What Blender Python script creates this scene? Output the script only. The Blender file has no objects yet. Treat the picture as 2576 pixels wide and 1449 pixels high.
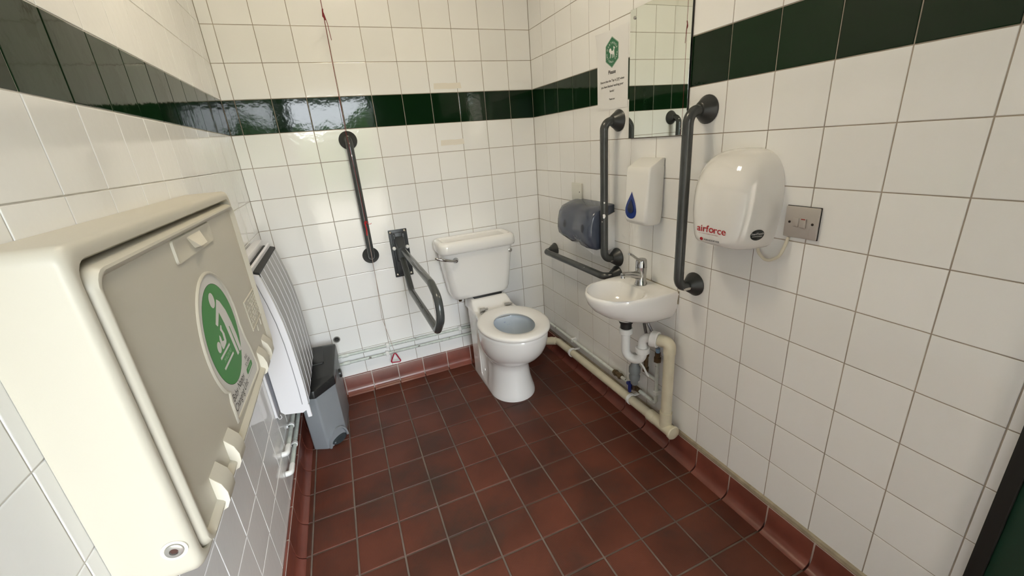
import bpy, bmesh, math, random
from mathutils import Vector, Matrix, Euler
from mathutils.bvhtree import BVHTree
random.seed(7)
scene = bpy.context.scene
COL = scene.collection

# ------------------------------------------------------------------ camera
cam_d = bpy.data.cameras.new('camera'); cam = bpy.data.objects.new('camera', cam_d); COL.objects.link(cam)
cam_d.sensor_fit = 'HORIZONTAL'; cam_d.sensor_width = 36.0
cam_d.lens = 1036.1331 * 36.0 / 2576.0
cam_d.clip_start = 0.02
cam.location = (-1.16966, -2.40513, 1.36446)
cam.rotation_euler = (1.22908, 0.07746, -0.40023)
scene.camera = cam

# ------------------------------------------------------------------ world (overcast sky), doorway portal, exposure
world = bpy.data.worlds.new('overcast_sky'); scene.world = world; world.use_nodes = True
wn = world.node_tree; bg = wn.nodes['Background']
bg.inputs['Color'].default_value = (0.90, 0.95, 1.0, 1); bg.inputs['Strength'].default_value = 8.0
W = 1.57518                     # room width; right wall x=0, left wall x=-W, back wall y=0
YF = -3.08                      # inner face of the front wall
DX0, DX1, DZ = -1.54, -0.56, 2.03   # doorway
pd = bpy.data.lights.new('doorway_portal', 'AREA'); pd.shape = 'RECTANGLE'
pd.size = DX1 - DX0; pd.size_y = DZ; pd.cycles.is_portal = True
po = bpy.data.objects.new('doorway_portal', pd); COL.objects.link(po)
po.location = ((DX0 + DX1) / 2, YF - 0.30, DZ / 2); po.rotation_euler = (math.radians(90), 0, 0)
vs = scene.view_settings
vs.view_transform = 'Standard'; vs.look = 'None'; vs.gamma = 1.0; vs.use_curve_mapping = False
vs.exposure = 1.65
scene.cycles.max_bounces = 6; scene.cycles.use_light_tree = False; scene.cycles.adaptive_min_samples = 20; scene.cycles.caustics_reflective = False; scene.cycles.caustics_refractive = False
scene.cycles.adaptive_threshold = .06; scene.cycles.sample_clamp_indirect = 8.0

# ------------------------------------------------------------------ materials
MATS = {}
def M(name, col=(.8, .8, .8), rough=.5, metal=0.0, var=0.0, noise=None, bump=None, coat=0.0, ior=None, trans=0.0, emit=None, spec=None, stain=None):
    """noise=(scale,amount) colour mottling; bump=(scale,strength,distance); var = per-object brightness variation;
    stain=(scale, lo, hi, colour) soft-edged patches of dirt"""
    if name in MATS: return MATS[name]
    m = bpy.data.materials.new(name); m.use_nodes = True; MATS[name] = m
    nt = m.node_tree; b = nt.nodes['Principled BSDF']; L = nt.links.new
    b.inputs['Base Color'].default_value = (*col, 1); b.inputs['Roughness'].default_value = rough
    b.inputs['Metallic'].default_value = metal; b.inputs['Coat Weight'].default_value = coat
    b.inputs['Coat Roughness'].default_value = .05
    if ior: b.inputs['IOR'].default_value = ior
    if trans: b.inputs['Transmission Weight'].default_value = trans
    if spec is not None: b.inputs['Specular IOR Level'].default_value = spec
    if emit:
        b.inputs['Emission Color'].default_value = (*emit[0], 1); b.inputs['Emission Strength'].default_value = emit[1]
    geo = nt.nodes.new('ShaderNodeNewGeometry'); src = None
    def mixn(a, c, fac_socket, fac=None, mode='MIX'):
        mx = nt.nodes.new('ShaderNodeMix'); mx.data_type = 'RGBA'; mx.blend_type = mode
        if a is None: mx.inputs[6].default_value = (*col, 1)
        else: L(a, mx.inputs[6])
        mx.inputs[7].default_value = (*c, 1)
        if fac_socket is not None: L(fac_socket, mx.inputs[0])
        else: mx.inputs[0].default_value = fac
        return mx.outputs[2]
    if noise:
        n = nt.nodes.new('ShaderNodeTexNoise'); n.inputs['Scale'].default_value = noise[0]; n.inputs['Detail'].default_value = 5
        L(geo.outputs['Position'], n.inputs['Vector'])
        r = nt.nodes.new('ShaderNodeMapRange'); r.inputs[1].default_value = .35; r.inputs[2].default_value = .7
        r.inputs[3].default_value = 0; r.inputs[4].default_value = noise[1]; L(n.outputs['Fac'], r.inputs[0])
        src = mixn(src, tuple(c * .35 for c in col), r.outputs[0])
    if stain:
        n = nt.nodes.new('ShaderNodeTexNoise'); n.inputs['Scale'].default_value = stain[0]; n.inputs['Detail'].default_value = 8
        n.inputs['Roughness'].default_value = .65; L(geo.outputs['Position'], n.inputs['Vector'])
        r = nt.nodes.new('ShaderNodeMapRange'); r.inputs[1].default_value = stain[1]; r.inputs[2].default_value = stain[2]
        L(n.outputs['Fac'], r.inputs[0]); src = mixn(src, stain[3], r.outputs[0])
    if var:
        oi = nt.nodes.new('ShaderNodeObjectInfo'); hs = nt.nodes.new('ShaderNodeHueSaturation')
        r = nt.nodes.new('ShaderNodeMapRange'); r.inputs[3].default_value = 1 - var; r.inputs[4].default_value = 1 + var
        L(oi.outputs['Random'], r.inputs[0]); L(r.outputs[0], hs.inputs['Value'])
        if src is None: hs.inputs['Color'].default_value = (*col, 1)
        else: L(src, hs.inputs['Color'])
        src = hs.outputs[0]
    if src is not None: L(src, b.inputs['Base Color'])
    if bump:
        n = nt.nodes.new('ShaderNodeTexNoise'); n.inputs['Scale'].default_value = bump[0]; n.inputs['Detail'].default_value = 2
        L(geo.outputs['Position'], n.inputs['Vector'])
        bp = nt.nodes.new('ShaderNodeBump'); bp.inputs['Strength'].default_value = bump[1]; bp.inputs['Distance'].default_value = bump[2]
        L(n.outputs['Fac'], bp.inputs['Height']); L(bp.outputs[0], b.inputs['Normal'])
    return m

white_tile = M('white_glazed_tile', (.875, .875, .865), .09, var=.025, bump=(38, .35, .0010))
green_tile = M('dark_green_glazed_tile', (.005, .020, .007), .06, spec=.3, var=.25, bump=(30, .35, .0008))
grout_beige = M('beige_grout', (.42, .36, .30), .9, noise=(14, .5))
grout_light = M('pale_grout', (.66, .63, .58), .9, noise=(14, .3))
plaster = M('white_painted_plaster', (.82, .80, .76), .8)
quarry = M('red_quarry_tile', (.118, .033, .018), .45, spec=.35, var=.14, noise=(5, .6), stain=(2.6, .5, .72, (.045, .024, .018)))
def quarry_studs():
    nt = quarry.node_tree; b = nt.nodes['Principled BSDF']; geo = nt.nodes.new('ShaderNodeNewGeometry')
    v = nt.nodes.new('ShaderNodeTexVoronoi'); v.voronoi_dimensions = '2D'; v.inputs['Scale'].default_value = 190; v.inputs['Randomness'].default_value = 0
    nt.links.new(geo.outputs['Position'], v.inputs['Vector'])
    bp = nt.nodes.new('ShaderNodeBump'); bp.inputs['Strength'].default_value = .35; bp.inputs['Distance'].default_value = .0012; bp.invert = True
    nt.links.new(v.outputs['Distance'], bp.inputs['Height']); nt.links.new(bp.outputs[0], b.inputs['Normal'])
quarry_studs()
cove_red = M('red_glazed_skirting_tile', (.20, .058, .040), .3, var=.12, noise=(9, .45))
floor_grout = M('grey_brown_floor_grout', (.20, .155, .125), .9, noise=(7, .8))
ceramic = M('white_vitreous_china', (.86, .85, .83), .07, coat=.3)
seat_plastic = M('white_plastic_seat', (.84, .83, .81), .25)
inner_bowl = M('blue_tinted_bowl_glaze', (.62, .68, .74), .1, stain=(26, .62, .68, (.25, .30, .55)))
rail_grey = M('dark_grey_nylon_rail', (.060, .066, .066), .2, noise=(30, .2))
rail_flange = M('dark_grey_rose', (.034, .037, .037), .3)
hinge_grey = M('charcoal_cast_plate', (.04, .046, .05), .4, noise=(40, .4), bump=(60, .3, .001))
bare_metal = M('bare_scraped_metal', (.62, .60, .56), .35, metal=.8)
chrome = M('polished_chrome', (.50, .50, .50), .10, metal=1.0)
dull_chrome = M('dull_chrome', (.52, .51, .49), .3, metal=.75)
brass = M('tarnished_brass', (.16, .11, .06), .45, metal=.7, noise=(60, .6))
cream_plastic = M('cream_moulded_plastic', (.585, .555, .47), .42, bump=(260, .12, .0006))
cream_lit = M('lit_cream_plastic', (.74, .70, .60), .55)  # paler copy of the cream plastic, brightness of lit faces in its colour
mirror_mat = M('silvered_mirror', (.80, .84, .80), .012, metal=1.0)
mirror_edge = M('black_mirror_edge', (.01, .012, .01), .3)
paper = M('white_paper', (.80, .80, .80), .35)
ink_black = M('black_ink', (.015, .015, .015), .6)
ink_green = M('deep_green_ink', (.035, .17, .085), .5)
ink_white = M('white_ink', (.85, .86, .85), .5)
sign_green = M('bright_green_sign_print', (.035, .26, .035), .4, spec=.25)
sign_silver = M('silver_white_label_film', (.70, .69, .66), .35, spec=.3)
ink_red = M('red_ink', (.42, .012, .02), .5)
dryer_white = M('white_enamelled_cover', (.82, .81, .79), .08, coat=.5)
plastic_white = M('white_plastic', (.82, .82, .80), .25)
soap_blue = M('blue_transparent_window', (.01, .035, .22), .12)
soap_dark = M('dark_blue_reservoir', (.004, .010, .05), .2)
smoke_blue = M('smoked_blue_plastic', (.070, .085, .125), .2, coat=.2)
smoke_dark = M('dark_roll_shadow', (.022, .028, .045), .3)
smoke_line = M('pale_blue_print', (.32, .36, .45), .4)
switch_grey = M('brushed_grey_plate', (.52, .48, .45), .38, metal=.35)
pipe_cream = M('aged_cream_waste_pipe', (.67, .62, .47), .38, noise=(20, .15))
pipe_white = M('white_plumbing_plastic', (.80, .81, .80), .3)
pipe_paint = M('flaking_white_pipe_paint', (.70, .74, .70), .5, noise=(45, .25), stain=(38, .62, .68, (.12, .11, .10)))
pipe_mint = M('worn_mint_pipe_paint', (.62, .68, .64), .5, noise=(45, .3), stain=(30, .6, .66, (.15, .14, .12)))
rubber = M('black_rubber', (.012, .012, .013), .5)
grey_valve = M('grey_plastic_valve', (.20, .22, .23), .45)
blue_lever = M('blue_valve_lever', (.012, .025, .18), .4)
steel_braid = M('braided_steel_hose', (.28, .28, .28), .4, metal=.7)
cable = M('cream_cable_sheath', (.72, .68, .56), .45)
heater_white = M('white_enamelled_steel', (.82, .82, .86), .35)
heater_front = M('shaded_white_ribbed_front', (.30, .30, .305), .3)  # white front turned away from the light, its shade put into the colour
black_slot = M('black_grille_shadow', (.012, .012, .013), .6)
bin_grey = M('grey_moulded_plastic', (.26, .28, .30), .42)
bin_black = M('black_moulded_plastic', (.018, .019, .020), .33)
cord_red = M('red_pull_cord', (.20, .012, .02), .7)
tri_red = M('red_plastic_triangle', (.36, .015, .045), .35)
cord_white = M('faded_white_cord', (.50, .38, .34), .8)
tape = M('yellowed_tape_residue', (.79, .75, .67), .45)
door_green = M('dark_green_door_paint', (.006, .040, .024), .45)
seal_black = M('black_door_seal', (.006, .006, .005), .7)
sealant = M('dirty_beige_sealant', (.40, .34, .24), .7, noise=(25, .5))
outside_ground = M('pale_gravel_path', (.34, .30, .24), .9, noise=(8, .5))
lamp_glow = M('warm_lamp_diffuser', (.9, .9, .85), .4, emit=((1.0, .87, .64), 12.0))
screw_zinc = M('zinc_screw', (.45, .42, .36), .35, metal=1.0)

# ------------------------------------------------------------------ mesh helpers
class MB:
    def __init__(s): s.v = []; s.f = []
    def add(s, vs, fs):
        o = len(s.v); s.v += [Vector(v) for v in vs]; s.f += [tuple(i + o for i in f) for f in fs]; return s
    def loft(s, secs, cap0=True, cap1=True):
        n = len(secs[0]); vs = [p for sec in secs for p in sec]; fs = []
        for k in range(len(secs) - 1):
            a = k * n; b = a + n
            for i in range(n): fs.append((a + i, a + (i + 1) % n, b + (i + 1) % n, b + i))
        if cap0: fs.append(tuple(range(n))[::-1])
        if cap1: fs.append(tuple((len(secs) - 1) * n + i for i in range(n)))
        return s.add(vs, fs)
    def tube(s, path, r, n=14, cap=True):
        P = [Vector(p) for p in path]; secs = []; T0 = None; N = None
        for i, p in enumerate(P):
            t = ((P[min(i + 1, len(P) - 1)] - P[max(i - 1, 0)])).normalized()
            if N is None:
                N = t.orthogonal().normalized()
            else:
                N = (N - t * N.dot(t)).normalized()
            B = t.cross(N); rr = r[i] if isinstance(r, (list, tuple)) else r
            secs.append([p + (N * math.cos(2 * math.pi * k / n) + B * math.sin(2 * math.pi * k / n)) * rr for k in range(n)])
        return s.loft(secs, cap, cap)
    def lathe(s, prof, org, axis, n=24, cap0=True, cap1=True):
        ax = Vector(axis).normalized(); N = ax.orthogonal().normalized(); B = ax.cross(N); O = Vector(org)
        secs = [[O + ax * h + (N * math.cos(2 * math.pi * k / n) + B * math.sin(2 * math.pi * k / n)) * max(r, 1e-5) for k in range(n)] for r, h in prof]
        return s.loft(secs, cap0, cap1)
    def box(s, lo, hi, bev=0.0, seg=2, mat=None):
        bm = bmesh.new(); bmesh.ops.create_cube(bm, size=1)
        for v in bm.verts: v.co = Vector([lo[i] + (v.co[i] + .5) * (hi[i] - lo[i]) for i in range(3)])
        if bev: bmesh.ops.bevel(bm, geom=bm.edges[:], offset=bev, segments=seg, profile=.5, affect='EDGES', clamp_overlap=True)
        if mat is not None: bmesh.ops.transform(bm, matrix=mat, verts=bm.verts[:])
        bm.verts.index_update(); s.add([v.co.copy() for v in bm.verts], [[v.index for v in f.verts] for f in bm.faces]); bm.free(); return s
    def prism(s, poly, org, ux, uy, d, off=0.0):
        """flat polygon (2D list) in the plane org+ux*u+uy*v, extruded by d along ux x uy, starting at off"""
        O = Vector(org); ux = Vector(ux); uy = Vector(uy); n = ux.cross(uy).normalized()
        a = [O + ux * p[0] + uy * p[1] + n * off for p in poly]; b = [p + n * d for p in a]
        return s.loft([a, b])
    def mesh(s, name, mat, smooth=35, inv=None):
        me = bpy.data.meshes.new(name)
        vs = [inv @ v for v in s.v] if inv is not None else s.v
        me.from_pydata([tuple(v) for v in vs], [], s.f)
        bm = bmesh.new(); bm.from_mesh(me)
        bmesh.ops.recalc_face_normals(bm, faces=bm.faces[:])
        ng = [f for f in bm.faces if len(f.verts) > 4]
        if ng: bmesh.ops.triangulate(bm, faces=ng)
        bm.to_mesh(me); bm.free()
        if mat is not None: me.materials.append(mat)
        if smooth:
            me.shade_smooth(); me.set_sharp_from_angle(angle=math.radians(smooth))
        return me

def link(name, me, parent=None, loc=None):
    o = bpy.data.objects.new(name, me); COL.objects.link(o)
    if parent is not None: o.parent = parent
    if loc is not None: o.location = loc
    return o
WM = {}
def thing(name, label, cat, loc, group=None):
    o = bpy.data.objects.new(name, None); COL.objects.link(o); o.location = loc
    o.empty_display_size = .05; o['label'] = label; o['category'] = cat
    if group: o['group'] = group
    WM[o.name] = Vector(loc); return o
def part(name, mb, mat, parent, smooth=35, label=None):
    """vertices given in world space; parent chain only translates"""
    off = WM[parent.name]
    o = link(name, mb.mesh(name, mat, smooth, Matrix.Translation(-off)), parent); WM[o.name] = off
    if label: o['label'] = label
    return o
def single(name, mb, mat, label, cat, loc, smooth=35, group=None):
    o = link(name, mb.mesh(name, mat, smooth, Matrix.Translation(-Vector(loc))), None, loc)
    o['label'] = label; o['category'] = cat; WM[o.name] = Vector(loc)
    if group: o['group'] = group
    return o
def structure(name, mb, mat, smooth=0):
    o = link(name, mb.mesh(name, mat, smooth)); o['kind'] = 'structure'; WM[o.name] = Vector((0, 0, 0)); return o
def fillet(pts, r, n=8):
    P = [Vector(p) for p in pts]; out = [P[0]]
    for i in range(1, len(P) - 1):
        a, b, c = P[i - 1], P[i], P[i + 1]; u = (a - b); v = (c - b); lu, lv = u.length, v.length; u.normalize(); v.normalize()
        ang = u.angle(v); rr = r[i - 1] if isinstance(r, (list, tuple)) else r
        t = min(rr / math.tan(ang / 2), lu * .49, lv * .49); R_ = t * math.tan(ang / 2)
        p0 = b + u * t; p1 = b + v * t; ctr = b + (u + v).normalized() * (R_ / math.sin(ang / 2))
        a0 = p0 - ctr; a1 = p1 - ctr
        for k in range(n + 1):
            out.append(ctr + a0.normalized().slerp(a1.normalized(), k / n) * R_)
    out.append(P[-1]); return out
def rrect(w, h, r, n=6, cx=0, cy=0):
    o = []
    for (sx, sy, a0) in ((1, 1, 0), (-1, 1, 90), (-1, -1, 180), (1, -1, 270)):
        for k in range(n + 1):
            a = math.radians(a0 + 90 * k / n); o.append((cx + sx * (w / 2 - r) + r * math.cos(a), cy + sy * (h / 2 - r) + r * math.sin(a)))
    return o
def ellipse(cx, cy, a, b, n=32): return [(cx + a * math.cos(2 * math.pi * k / n), cy + b * math.sin(2 * math.pi * k / n)) for k in range(n)]
def textmb(txt, size, org, ux, uy, off=.0006, depth=.0004, align='LEFT', width=None, shear=0.0, bold=0.0, track=1.0):
    cu = bpy.data.curves.new('t', 'FONT'); cu.body = txt; cu.size = size; cu.align_x = align; cu.shear = shear; cu.offset = bold
    cu.space_character = track; cu.resolution_u = 3
    ob = bpy.data.objects.new('t', cu); COL.objects.link(ob); bpy.context.view_layer.update()
    me = bpy.data.meshes.new_from_object(ob.evaluated_get(bpy.context.evaluated_depsgraph_get()))
    xs = [v.co.x for v in me.vertices]; k = 1.0
    if width and xs: k = width / (max(xs) - min(xs))
    O = Vector(org); ux = Vector(ux); uy = Vector(uy); n = ux.cross(uy).normalized()
    mb = MB(); mb.add([O + ux * v.co.x * k + uy * v.co.y + n * (off + depth) for v in me.vertices], [tuple(p.vertices) for p in me.polygons])
    bpy.data.objects.remove(ob); bpy.data.meshes.remove(me); bpy.data.curves.remove(cu); return mb
def bvh(mb): return BVHTree.FromPolygons([tuple(v) for v in mb.v], [f for f in mb.f])
def wrap(mb, tree, direction, off):
    d = Vector(direction).normalized()
    for i, v in enumerate(mb.v):
        h = tree.ray_cast(v - d * .4, d)
        if h[0] is not None: mb.v[i] = h[0] - d * off
    return mb

# ------------------------------------------------------------------ room shell
P = 0.153; PZ = 0.15213; Z0 = 1.48995           # tile pitch; bottom of the green band
ZT = Z0 + 4 * PZ                                # top of the tiling
HC = 2.50; G = 0.0015                           # ceiling height, grout recess
q = 0.15692; FX = -1.36057; FY = -0.60413       # floor tile grid

fl = structure('floor', MB().box((-W - .1, YF - .5, -.12), (.1, .1, -.0035)), floor_grout)
wb = structure('wall_back', MB().box((-W - .1, G, 0), (.1, .12, HC)), grout_beige)
wr = structure('wall_right', MB().box((G, YF, 0), (.12, G, HC)), grout_beige)
wl = structure('wall_left', MB().box((-W - .12, YF, 0), (-W - G, G, HC)), grout_light)
fm = MB().box((-W - .12, YF - .50, 0), (DX0, YF, HC)).box((DX1, YF - .50, 0), (.12, YF, HC)).box((DX0, YF - .50, DZ), (DX1, YF, HC))
wf = structure('wall_front', fm, M('grey_painted_stone', (.34, .33, .30), .8, noise=(6, .4)))
structure('ceiling', MB().box((-W - .12, YF - .50, HC), (.12, .12, HC + .12)), plaster)
for nm, lo, hi in (('back', (-W, -.001, ZT), (0, .003, HC)), ('right', (-.001, YF, ZT), (.003, 0, HC)), ('left', (-W - .003, YF, ZT), (-W + .001, 0, HC))):
    o = part('painted_plaster', MB().box(lo, hi), plaster, {'back': wb, 'right': wr, 'left': wl}[nm], 0)
structure('ground', MB().box((-20, -30, -.2), (20, YF - .50, -.03)), outside_ground)

def tile_mesh(w, h, mat, t=.006, g=.0013, ch=.0011):
    """glazed tile centred on the origin, facing +z, with soft chamfered edges"""
    a, b = w / 2 - g, h / 2 - g
    rings = [[(sx * (a - i), sy * (b - i), z) for sx, sy in ((-1, -1), (1, -1), (1, 1), (-1, 1))] for i, z in ((0, -t), (0, -ch), (ch * .45, -ch * .25), (ch * 1.6, 0))]
    mb = MB().loft([[Vector(p) for p in r] for r in rings], False, True)
    return mb.mesh('tile', mat, 0)
_tm = {}
def tile(parent, w, h, mat, loc, rot, wob=.0022):
    k = (round(w, 4), round(h, 4), mat.name)
    if k not in _tm: _tm[k] = tile_mesh(w, h, mat)
    o = link('tile', _tm[k], parent, loc)
    o.rotation_euler = rot.to_matrix().to_3x3().to_euler() if False else rot
    o.rotation_euler.rotate_axis('X', random.gauss(0, wob)); o.rotation_euler.rotate_axis('Y', random.gauss(0, wob))
    return o
EU = {'back': Euler((math.pi / 2, 0, 0)), 'right': Euler((math.pi / 2, 0, -math.pi / 2)), 'left': Euler((math.pi / 2, 0, math.pi / 2))}
def cuts(lo, hi, joint):
    """tile spans between lo and hi on a grid of joints at joint + k*P"""
    k0 = math.floor((lo - joint) / P); xs = [lo]; k = k0
    while True:
        x = joint + k * P
        if x >= hi - .004: break
        if x > lo + .004: xs.append(x)
        k += 1
    return list(zip(xs, xs[1:] + [hi]))
for side, lo, hi, joint, par in (('back', -W, 0, -.14669, wb), ('right', YF, 0, -.14864, wr), ('left', YF, 0, -.27545 - .0, wl)):
    for a, b in cuts(lo, hi, joint):
        for k in range(-9, 4):
            z0 = Z0 + k * PZ; z1 = z0 + PZ
            if k == -9 and side != 'right': z0 -= .008
            c = (a + b) / 2; zc = (z0 + z1) / 2
            loc = {'back': (c, 0, zc), 'right': (0, c, zc), 'left': (-W, c, zc)}[side]
            tile(par, b - a, z1 - z0, green_tile if k == 0 else white_tile, loc, EU[side].copy())
# floor tiles
fx = [-W + .002] + [FX + i * q for i in range(-1, 9)] + [-.002]
fy = [-.002] + [FY + j * q for j in range(3, -16, -1)]; fy = [y for y in fy if y > YF] + [YF]
_fm = {}
for i in range(len(fx) - 1):
    for j in range(len(fy) - 1):
        w, h = fx[i + 1] - fx[i], fy[j] - fy[j + 1]
        k = (round(w, 4), round(h, 4))
        if k not in _fm: _fm[k] = tile_mesh(w, h, quarry, t=.012, g=.0032, ch=.0018); _fm[k].name = 'floor_tile'
        o = link('floor_tile', _fm[k], fl, ((fx[i] + fx[i + 1]) / 2, (fy[j] + fy[j + 1]) / 2, 0))
        o.rotation_euler = (random.gauss(0, .003), random.gauss(0, .003), 0)
# coved skirting tiles
def cove(L, top, mat=cove_red):
    prof = [(.0, 0), (.040, 0), (.038, .0035), (.028, .008), (.019, .016), (.0135, .028), (.011, .045), (.010, top - .006), (.007, top - .001), (0, top)]
    return MB().loft([[Vector((-L / 2 + .0028, -d, z)) for d, z in prof], [Vector((L / 2 - .0028, -d, z)) for d, z in prof]]).mesh('skirting_tile', mat, 50)
def skirting(name, joints, top, place):
    base = MB()
    a, b = joints[0], joints[-1]
    o = structure(name, place['strip'](a, b, top), M('pale_skirting_grout', (.46, .40, .36), .9))
    cache = {}
    for s, e in zip(joints, joints[1:]):
        L = round(abs(e - s), 4)
        if L < .02: continue
        if L not in cache: cache[L] = cove(L, top)
        t = link('skirting_tile', cache[L], o, place['loc']((s + e) / 2)); t.rotation_euler = (0, 0, place['rot'])
jx = [-W + .012] + [FX + i * q + .008 for i in range(0, 9)] + [-.012]
skirting('baseboard_back', jx, .116, {'strip': lambda a, b, t: MB().box((a, -.0092, .0), (b, 0, t - .002)), 'loc': lambda c: (c, 0, 0), 'rot': 0})
jy = [-.012] + [FY + j * q - .004 for j in range(3, -16, -1)]
skirting('baseboard_right', jy, .106, {'strip': lambda a, b, t: MB().box((-.0092, b, 0), (0, a, t - .002)), 'loc': lambda c: (0, c, 0), 'rot': -math.pi / 2})
skirting('baseboard_left', jy, .112, {'strip': lambda a, b, t: MB().box((-W, b, 0), (-W + .0092, a, t - .002)), 'loc': lambda c: (-W, c, 0), 'rot': math.pi / 2})
structure('trim_1', MB().loft([[(0, y, .104), (-.007, y, .105), (-.006, y, .118), (0, y, .124)] for y in (-.3, YF)]), sealant)
# doorway
frame = MB()
frame.box((DX0 - .0, YF - .51, 0), (DX0 + .035, YF + .012, DZ), .004).box((DX1 - .035, YF - .51, 0), (DX1, YF + .012, DZ), .004).box((DX0, YF - .51, DZ - .035), (DX1, YF + .012, DZ), .004)
structure('trim_2', frame, door_green, 30)
H = Vector((-.575, -3.03, 0)); T_ = Vector((-.036, -2.1655, 0)); du = (T_ - H).normalized(); dn = Vector((-du.y, du.x, 0)); dl = (T_ - H).length
door = bpy.data.objects.new('door_1', None); COL.objects.link(door); door['kind'] = 'structure'; door.location = H; WM['door_1'] = H
dm = Matrix.Translation(H) @ Matrix((du, -dn, (0, 0, 1))).transposed().to_4x4()
part('door_leaf', MB().box((0, 0, .012), (dl, .044, 1.99), .003, 2, dm), door_green, door)
part('edge_seal', MB().box((dl - .034, -.004, .012), (dl - .001, .0, 1.99), .001, 1, dm), seal_black, door)
part('kick_plate', MB().box((.06, -.002, .03), (dl - .08, .0, .22), .0008, 1, dm), dull_chrome, door)
part('door_handle', MB().tube(fillet([dm @ Vector(p) for p in ((.84, -.001, 1.02), (.84, -.05, 1.02), (.72, -.05, 1.02))], .02), .010), dull_chrome, door)
structure('light_block_wall', MB().box((-2.2, -6.5, -.1), (-1.72, YF - .50, 3.0)), M('brown_light_block', (.22, .18, .14), .9, noise=(5, .6)))  # unseen wall, added to keep doorway light off the right wall
# hedge beyond the ground outside the doorway (seen only as a reflection in the tiles)
hm = MB(); rh = random.Random(3)
for i in range(60):
    x = -13 + i * .42 + rh.uniform(-.1, .1); h = 2.2 + rh.uniform(-.3, .9); r = .6 + rh.uniform(-.1, .15)
    hm.lathe([(r * k, z) for k, z in ((.85, -.1), (1.05, h * .3), (1.0, h * .65), (.75, h * .9), (.05, h))], (x, -15.5 + rh.uniform(-.2, .2), -.03), (0, 0, 1), 9)
single('hedge', hm, M('hedge_leaves', (.075, .15, .04), .8, noise=(3, .8), bump=(9, 1, .2)), 'long green hedge across the ground outside the open doorway', 'hedge', (-.5, -15.5, -.03))
# twin-diffuser ceiling lamp (above the frame)
LX, LY = -.95, -1.05
lamp = thing('ceiling_lamp', 'rectangular warm white ceiling lamp with two diffusers near the back wall', 'lamp', (LX, LY, HC))
part('housing', MB().box((LX - .19, LY - .17, HC - .045), (LX + .19, LY + .17, HC - .0006), .006), plastic_white, lamp)
for sy in (-1, 1):
    part('diffuser', MB().box((LX - .16, LY + sy * .08 - .055, HC - .065), (LX + .16, LY + sy * .08 + .055, HC - .044), .01, 2), lamp_glow, lamp)
# ------------------------------------------------------------------ toilet
TX = -.45
toilet = thing('toilet', 'white close-coupled toilet with open seat ring and lever cistern against the back wall', 'toilet', (TX, -.35, 0))
def pan_outline(z, wf, yc, yf, wbk, yb=-.13, n=26):
    """half width along y: straight back column, easing to the bowl's width, elliptical front"""
    pts = []
    def hw(y):
        if y >= -.265: return wbk
        if y >= yc:
            t = (-.265 - y) / (-.265 - yc); e = t * t * (3 - 2 * t)
            g = max(0, min(1, (z - .035) / .03)) * max(0, min(1, (.40 - z) / .10)); u = min(1, t / .62)
            return wbk + (wf - wbk) * e - .020 * g * (math.sin(math.pi * u) ** .6 if u < 1 else 0)
        e = (yc - y) / (yc - yf); return wf * math.sqrt(max(0, 1 - e * e))
    ys = [yb + (-.265 - yb) * k / 5 for k in range(6)] + [-.265 + (yc + .265) * k / 14 for k in range(1, 15)]
    ys += [yc + (yf - yc) * math.sin(math.pi / 2 * k / n) for k in range(1, n)]
    left = [Vector((TX - hw(y), y, z)) for y in ys]; right = [Vector((TX + hw(y), y, z)) for y in reversed(ys)]
    return left + [Vector((TX, yf, z))] + right
SEC = [(0, .128, -.44, -.588, .128), (.012, .128, -.44, -.590, .128), (.03, .124, -.44, -.586, .127), (.10, .110, -.43, -.568, .126), (.17, .105, -.43, -.560, .126),
       (.205, .106, -.43, -.566, .126), (.232, .118, -.45, -.600, .126), (.26, .138, -.47, -.648, .126), (.29, .155, -.49, -.688, .126), (.32, .167, -.50, -.715, .127),
       (.355, .175, -.51, -.735, .127), (.39, .179, -.515, -.746, .128), (.425, .180, -.52, -.750, .128), (.438, .178, -.52, -.748, .127), (.444, .172, -.52, -.742, .124)]
secs = [pan_outline(*a) for a in SEC]
n_o = len(secs[0])
def inner_ring(z, a, b, cy):
    out = []
    for p in secs[-1]:
        d = Vector((p.x - TX, p.y - cy)); ang = math.atan2(d.y / b, d.x / a); out.append(Vector((TX + a * math.cos(ang), cy + b * math.sin(ang), z)))
    return out
pan = MB().loft(secs + [inner_ring(.444, .118, .160, -.555)], True, False)
part('pan', pan, ceramic, toilet, 50)
bowl = MB().loft([inner_ring(.444, .118, .160, -.555), inner_ring(.425, .112, .154, -.555), inner_ring(.40, .122, .165, -.555), inner_ring(.34, .105, .145, -.55), inner_ring(.28, .07, .10, -.53), inner_ring(.25, .035, .05, -.50)], False, True)
part('bowl', bowl, inner_bowl, toilet, 60, 'pale blue tinted glazed bowl with blue splashes')
# side recess lip with the fixing bolt
for sx in (-1, 1):
    part('side_recess_rim', MB().tube(fillet([(TX + sx * .1245, -.263, .36), (TX + sx * .1245, -.265, .05), (TX + sx * .122, -.285, .036), (TX + sx * .120, -.31, .034)], .012), .003, 8), ceramic, toilet, 60)
    part('bolt_cap', MB().lathe([(.0085, 0), (.0085, .006), (.006, .010), (0, .011)], (TX + sx * .105, -.293, .082), (sx, 0, 0), 14), plastic_white, toilet)
part('bolt_hole', MB().lathe([(.005, -.004), (.005, .0015)], (TX - .110, -.325, .052), (-1, 0, 0), 12), rubber, toilet)
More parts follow.
